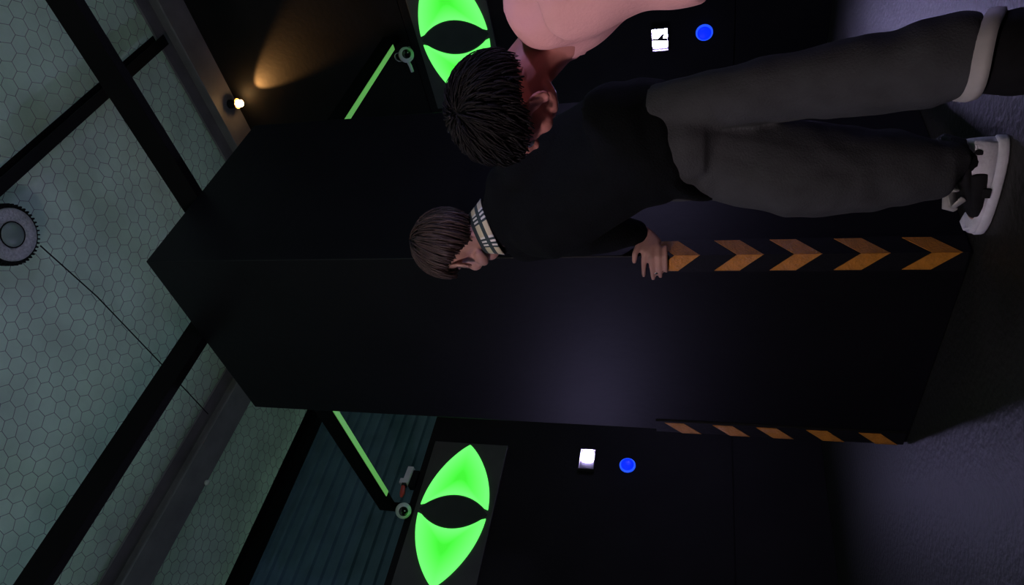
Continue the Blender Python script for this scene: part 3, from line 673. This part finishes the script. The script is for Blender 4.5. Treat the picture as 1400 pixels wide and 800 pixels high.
# collar of a checked shirt
nd = (hdc + A1 @ Vector((0, -0.03, -0.02)) - nkb).normalized(); cc0 = nkb.lerp(hdc, 0.34)
ax = (side - nd*side.dot(nd)).normalized(); ay = nd.cross(ax)
rings = []; uvs = []
NS = 48
for (h, rr_) in ((0.030, 0.066), (0.034, 0.069), (0.000, 0.086), (-0.020, 0.098), (-0.022, 0.095), (0.0, 0.082), (0.028, 0.063)):
    R_ = []
    for j in range(NS+1):
        q = math.radians(-78 + 336*j/NS) + math.pi/2 + math.radians(20)
        R_.append(cc0 + nd*h + ax*(math.cos(q)*rr_) + ay*(math.sin(q)*rr_*0.95))
    rings.append(R_)
o = MB().loft(rings, True, False).build('shirt_collar', M['plaid'], pb, True)
uvl = o.data.uv_layers.new(name='cloth')
for lp_ in o.data.loops:
    vi = lp_.vertex_index; uvl.data[lp_.index].uv = ((vi % (NS+1))/NS*2.2, (vi//(NS+1))/6.0*0.35)

# ---- person in pink, stooping in from the right
hp = at(695, 146, 1.42)
pk = None
left_img = -rt
A2 = axes(left_img*0.82 + Vector((0, 0, -0.20)) + FH*0.78, left_img*0.18 + Vector((0, 0, 0.50)) - FH*0.82)
nk2 = at(762, 38, 1.47)
up2 = at(790, -40, 1.36); mid2 = at(850, -100, 1.38); pel2 = at(905, -185, 1.42)
ppink = thing('person', 'person in a pink shirt stooping forward, head bowed, seen from the side', 'person', (pel2.x, pel2.y, 0))
sd2 = FH.copy()                                          # across the shoulders: from the camera side to the far side
sn2 = at(765, -15, 1.22); sf2 = at(745, -10, 1.56)
eln = at(960, -70, 1.18); wrn = at(1120, -10-90, 1.28)
elf = at(930, -60, 1.62); wrf = at(1060, -40-60, 1.62)
h2 = (at(960, -190, 1.33), at(960, -190, 1.53)); 
def flo(v, z): return Vector((v.x, v.y, z))
body = MB()
head_into(body, hp, A2, 1.0)
body.limb([(hp + A2 @ Vector((0, -0.03, -0.035)), 0.055), (hp.lerp(nk2, 0.72), 0.058), (nk2, 0.066)], sd2)
body.limb([(nk2, 0.09, 0.08), (up2, 0.165, 0.10), (mid2, 0.155, 0.105), (pel2, 0.16, 0.115)], sd2)
k2 = []
for hh_ in h2:
    kn = flo(hh_ + left_img*0.10, 0.46); an = flo(hh_ - left_img*0.03, 0.09); k2.append((hh_, kn, an))
    body.limb([(hh_, 0.085), (hh_.lerp(kn, 0.5), 0.07), (kn, 0.055), (kn.lerp(an, 0.35), 0.055), (an, 0.036), (an-Vector((0, 0, 0.05)), 0.034)], sd2)
    body.limb([(flo(an, 0.04), 0.03, 0.028), (flo(an+left_img*0.12, 0.035), 0.034, 0.02), (flo(an+left_img*0.18, 0.028), 0.03, 0.01)], sd2)
for a, b, cc in ((sn2, eln, wrn), (sf2, elf, wrf)):
    body.limb([(a, 0.052), (a.lerp(b, 0.5), 0.046), (b, 0.038), (b.lerp(cc, 0.4), 0.037), (cc, 0.026, 0.024)], sd2)
    hd = (cc-b).normalized(); hx = sd2; hn = left_img
    hx = (hx - hd*hx.dot(hd)).normalized()
    body.limb([(cc, 0.026, 0.02), (cc+hd*0.03, 0.032, 0.016), (cc+hd*0.085, 0.040, 0.014)], hx)
    for i, l in enumerate((0.070, 0.078, 0.072, 0.058)):
        p = cc + hd*0.088 + hx*(0.028-0.019*i)
        body.limb([(p, 0.0092), (p+hd*l*0.5+hn*0.006, 0.0086), (p+hd*l*0.8+hn*0.022, 0.008), (p+hd*l*0.88+hn*0.036, 0.007)], hx, 10)
    p = cc + hd*0.03 + hx*0.028
    body.limb([(p, 0.012), (p+hd*0.03+hx*0.02+hn*0.012, 0.0105), (p+hd*0.065+hx*0.02+hn*0.025, 0.0085)], hx, 10)
body.organic('body', M['skin2'], ppink, 0.0048, 5)
add_eyes(hp, A2, ppink)
def hl2(a):
    if a < 0.9: return 1.45
    if a < 1.35: return 1.45 + (a-0.9)/0.45*0.20
    if a < 1.8: return 1.58
    return 1.58 + (min(a, 2.6)-1.8)/0.8*0.72
hair_mesh(hp, A2, hl2, 2600, 0.045, 0.0022, 9, 0.012, 1.03).build('hair', M['hair2'], ppink, True)
sh = MB()
sh.limb([(nk2, 0.080, 0.078), (nk2.lerp(up2, 0.45), 0.15, 0.115), (up2, 0.195, 0.135), (mid2, 0.20, 0.15), (pel2.lerp(mid2, 0.3), 0.20, 0.155), (pel2, 0.20, 0.15)], sd2, 28)
for a, b in ((sn2, eln), (sf2, elf)):
    sh.limb([(a.lerp(b, -0.12), 0.06), (a, 0.082), (a.lerp(b, 0.35), 0.076), (a.lerp(b, 0.72), 0.079), (a.lerp(b, 0.98), 0.080)], sd2, 24, False)
tax = (pel2 - nk2).normalized()
def shirt_fold(co):                 # long soft folds along the back plus small wrinkles
    a = co.dot(tax); p = co - tax*a
    return 0.028*noise.noise(p*11 + tax*(a*2.2)) + 0.008*noise.noise(co*9)
sh.organic('pink_shirt', M['pink'], ppink, 0.008, 6, shirt_fold)
nax = (nk2.lerp(up2, 0.2) - hp.lerp(nk2, 0.6)).normalized(); na = (sd2 - nax*sd2.dot(nax)).normalized(); nb = nax.cross(na)
MB().tube([nk2 - nax*0.012 + na*(0.072*math.cos(q)) + nb*(0.070*math.sin(q)) for q in [2*math.pi*i/28 for i in range(29)]], 0.010, 8).build('neckline', M['pink'], ppink, True)
tr = MB(); tr.limb([(pel2+Vector((0, 0, 0.02)), 0.17, 0.13), (pel2-Vector((0, 0, 0.10)), 0.165, 0.13)], sd2, 24)
for a, b, cc in k2: tr.limb([(a, 0.105), (a.lerp(b, 0.5), 0.095), (b, 0.085), (b.lerp(cc, 0.6), 0.08), (flo(cc, 0.07), 0.075)], sd2, 20, False)
tr.organic('dark_trousers', M['jacket'], ppink, 0.010, 5, fold(31.0, 0.008, 7.0))
for a, b, cc in k2:
    e = bpy.data.objects.new('shoe', None); COL.objects.link(e); e.parent = ppink
    e.matrix_parent_inverse = Matrix.Translation((-pel2.x, -pel2.y, 0))
    fl = Vector((left_img.x, left_img.y, 0)).normalized()
    shoe('shoe', e, flo(cc, 0)-fl*0.06, flo(cc, 0)+fl*0.235, 1)
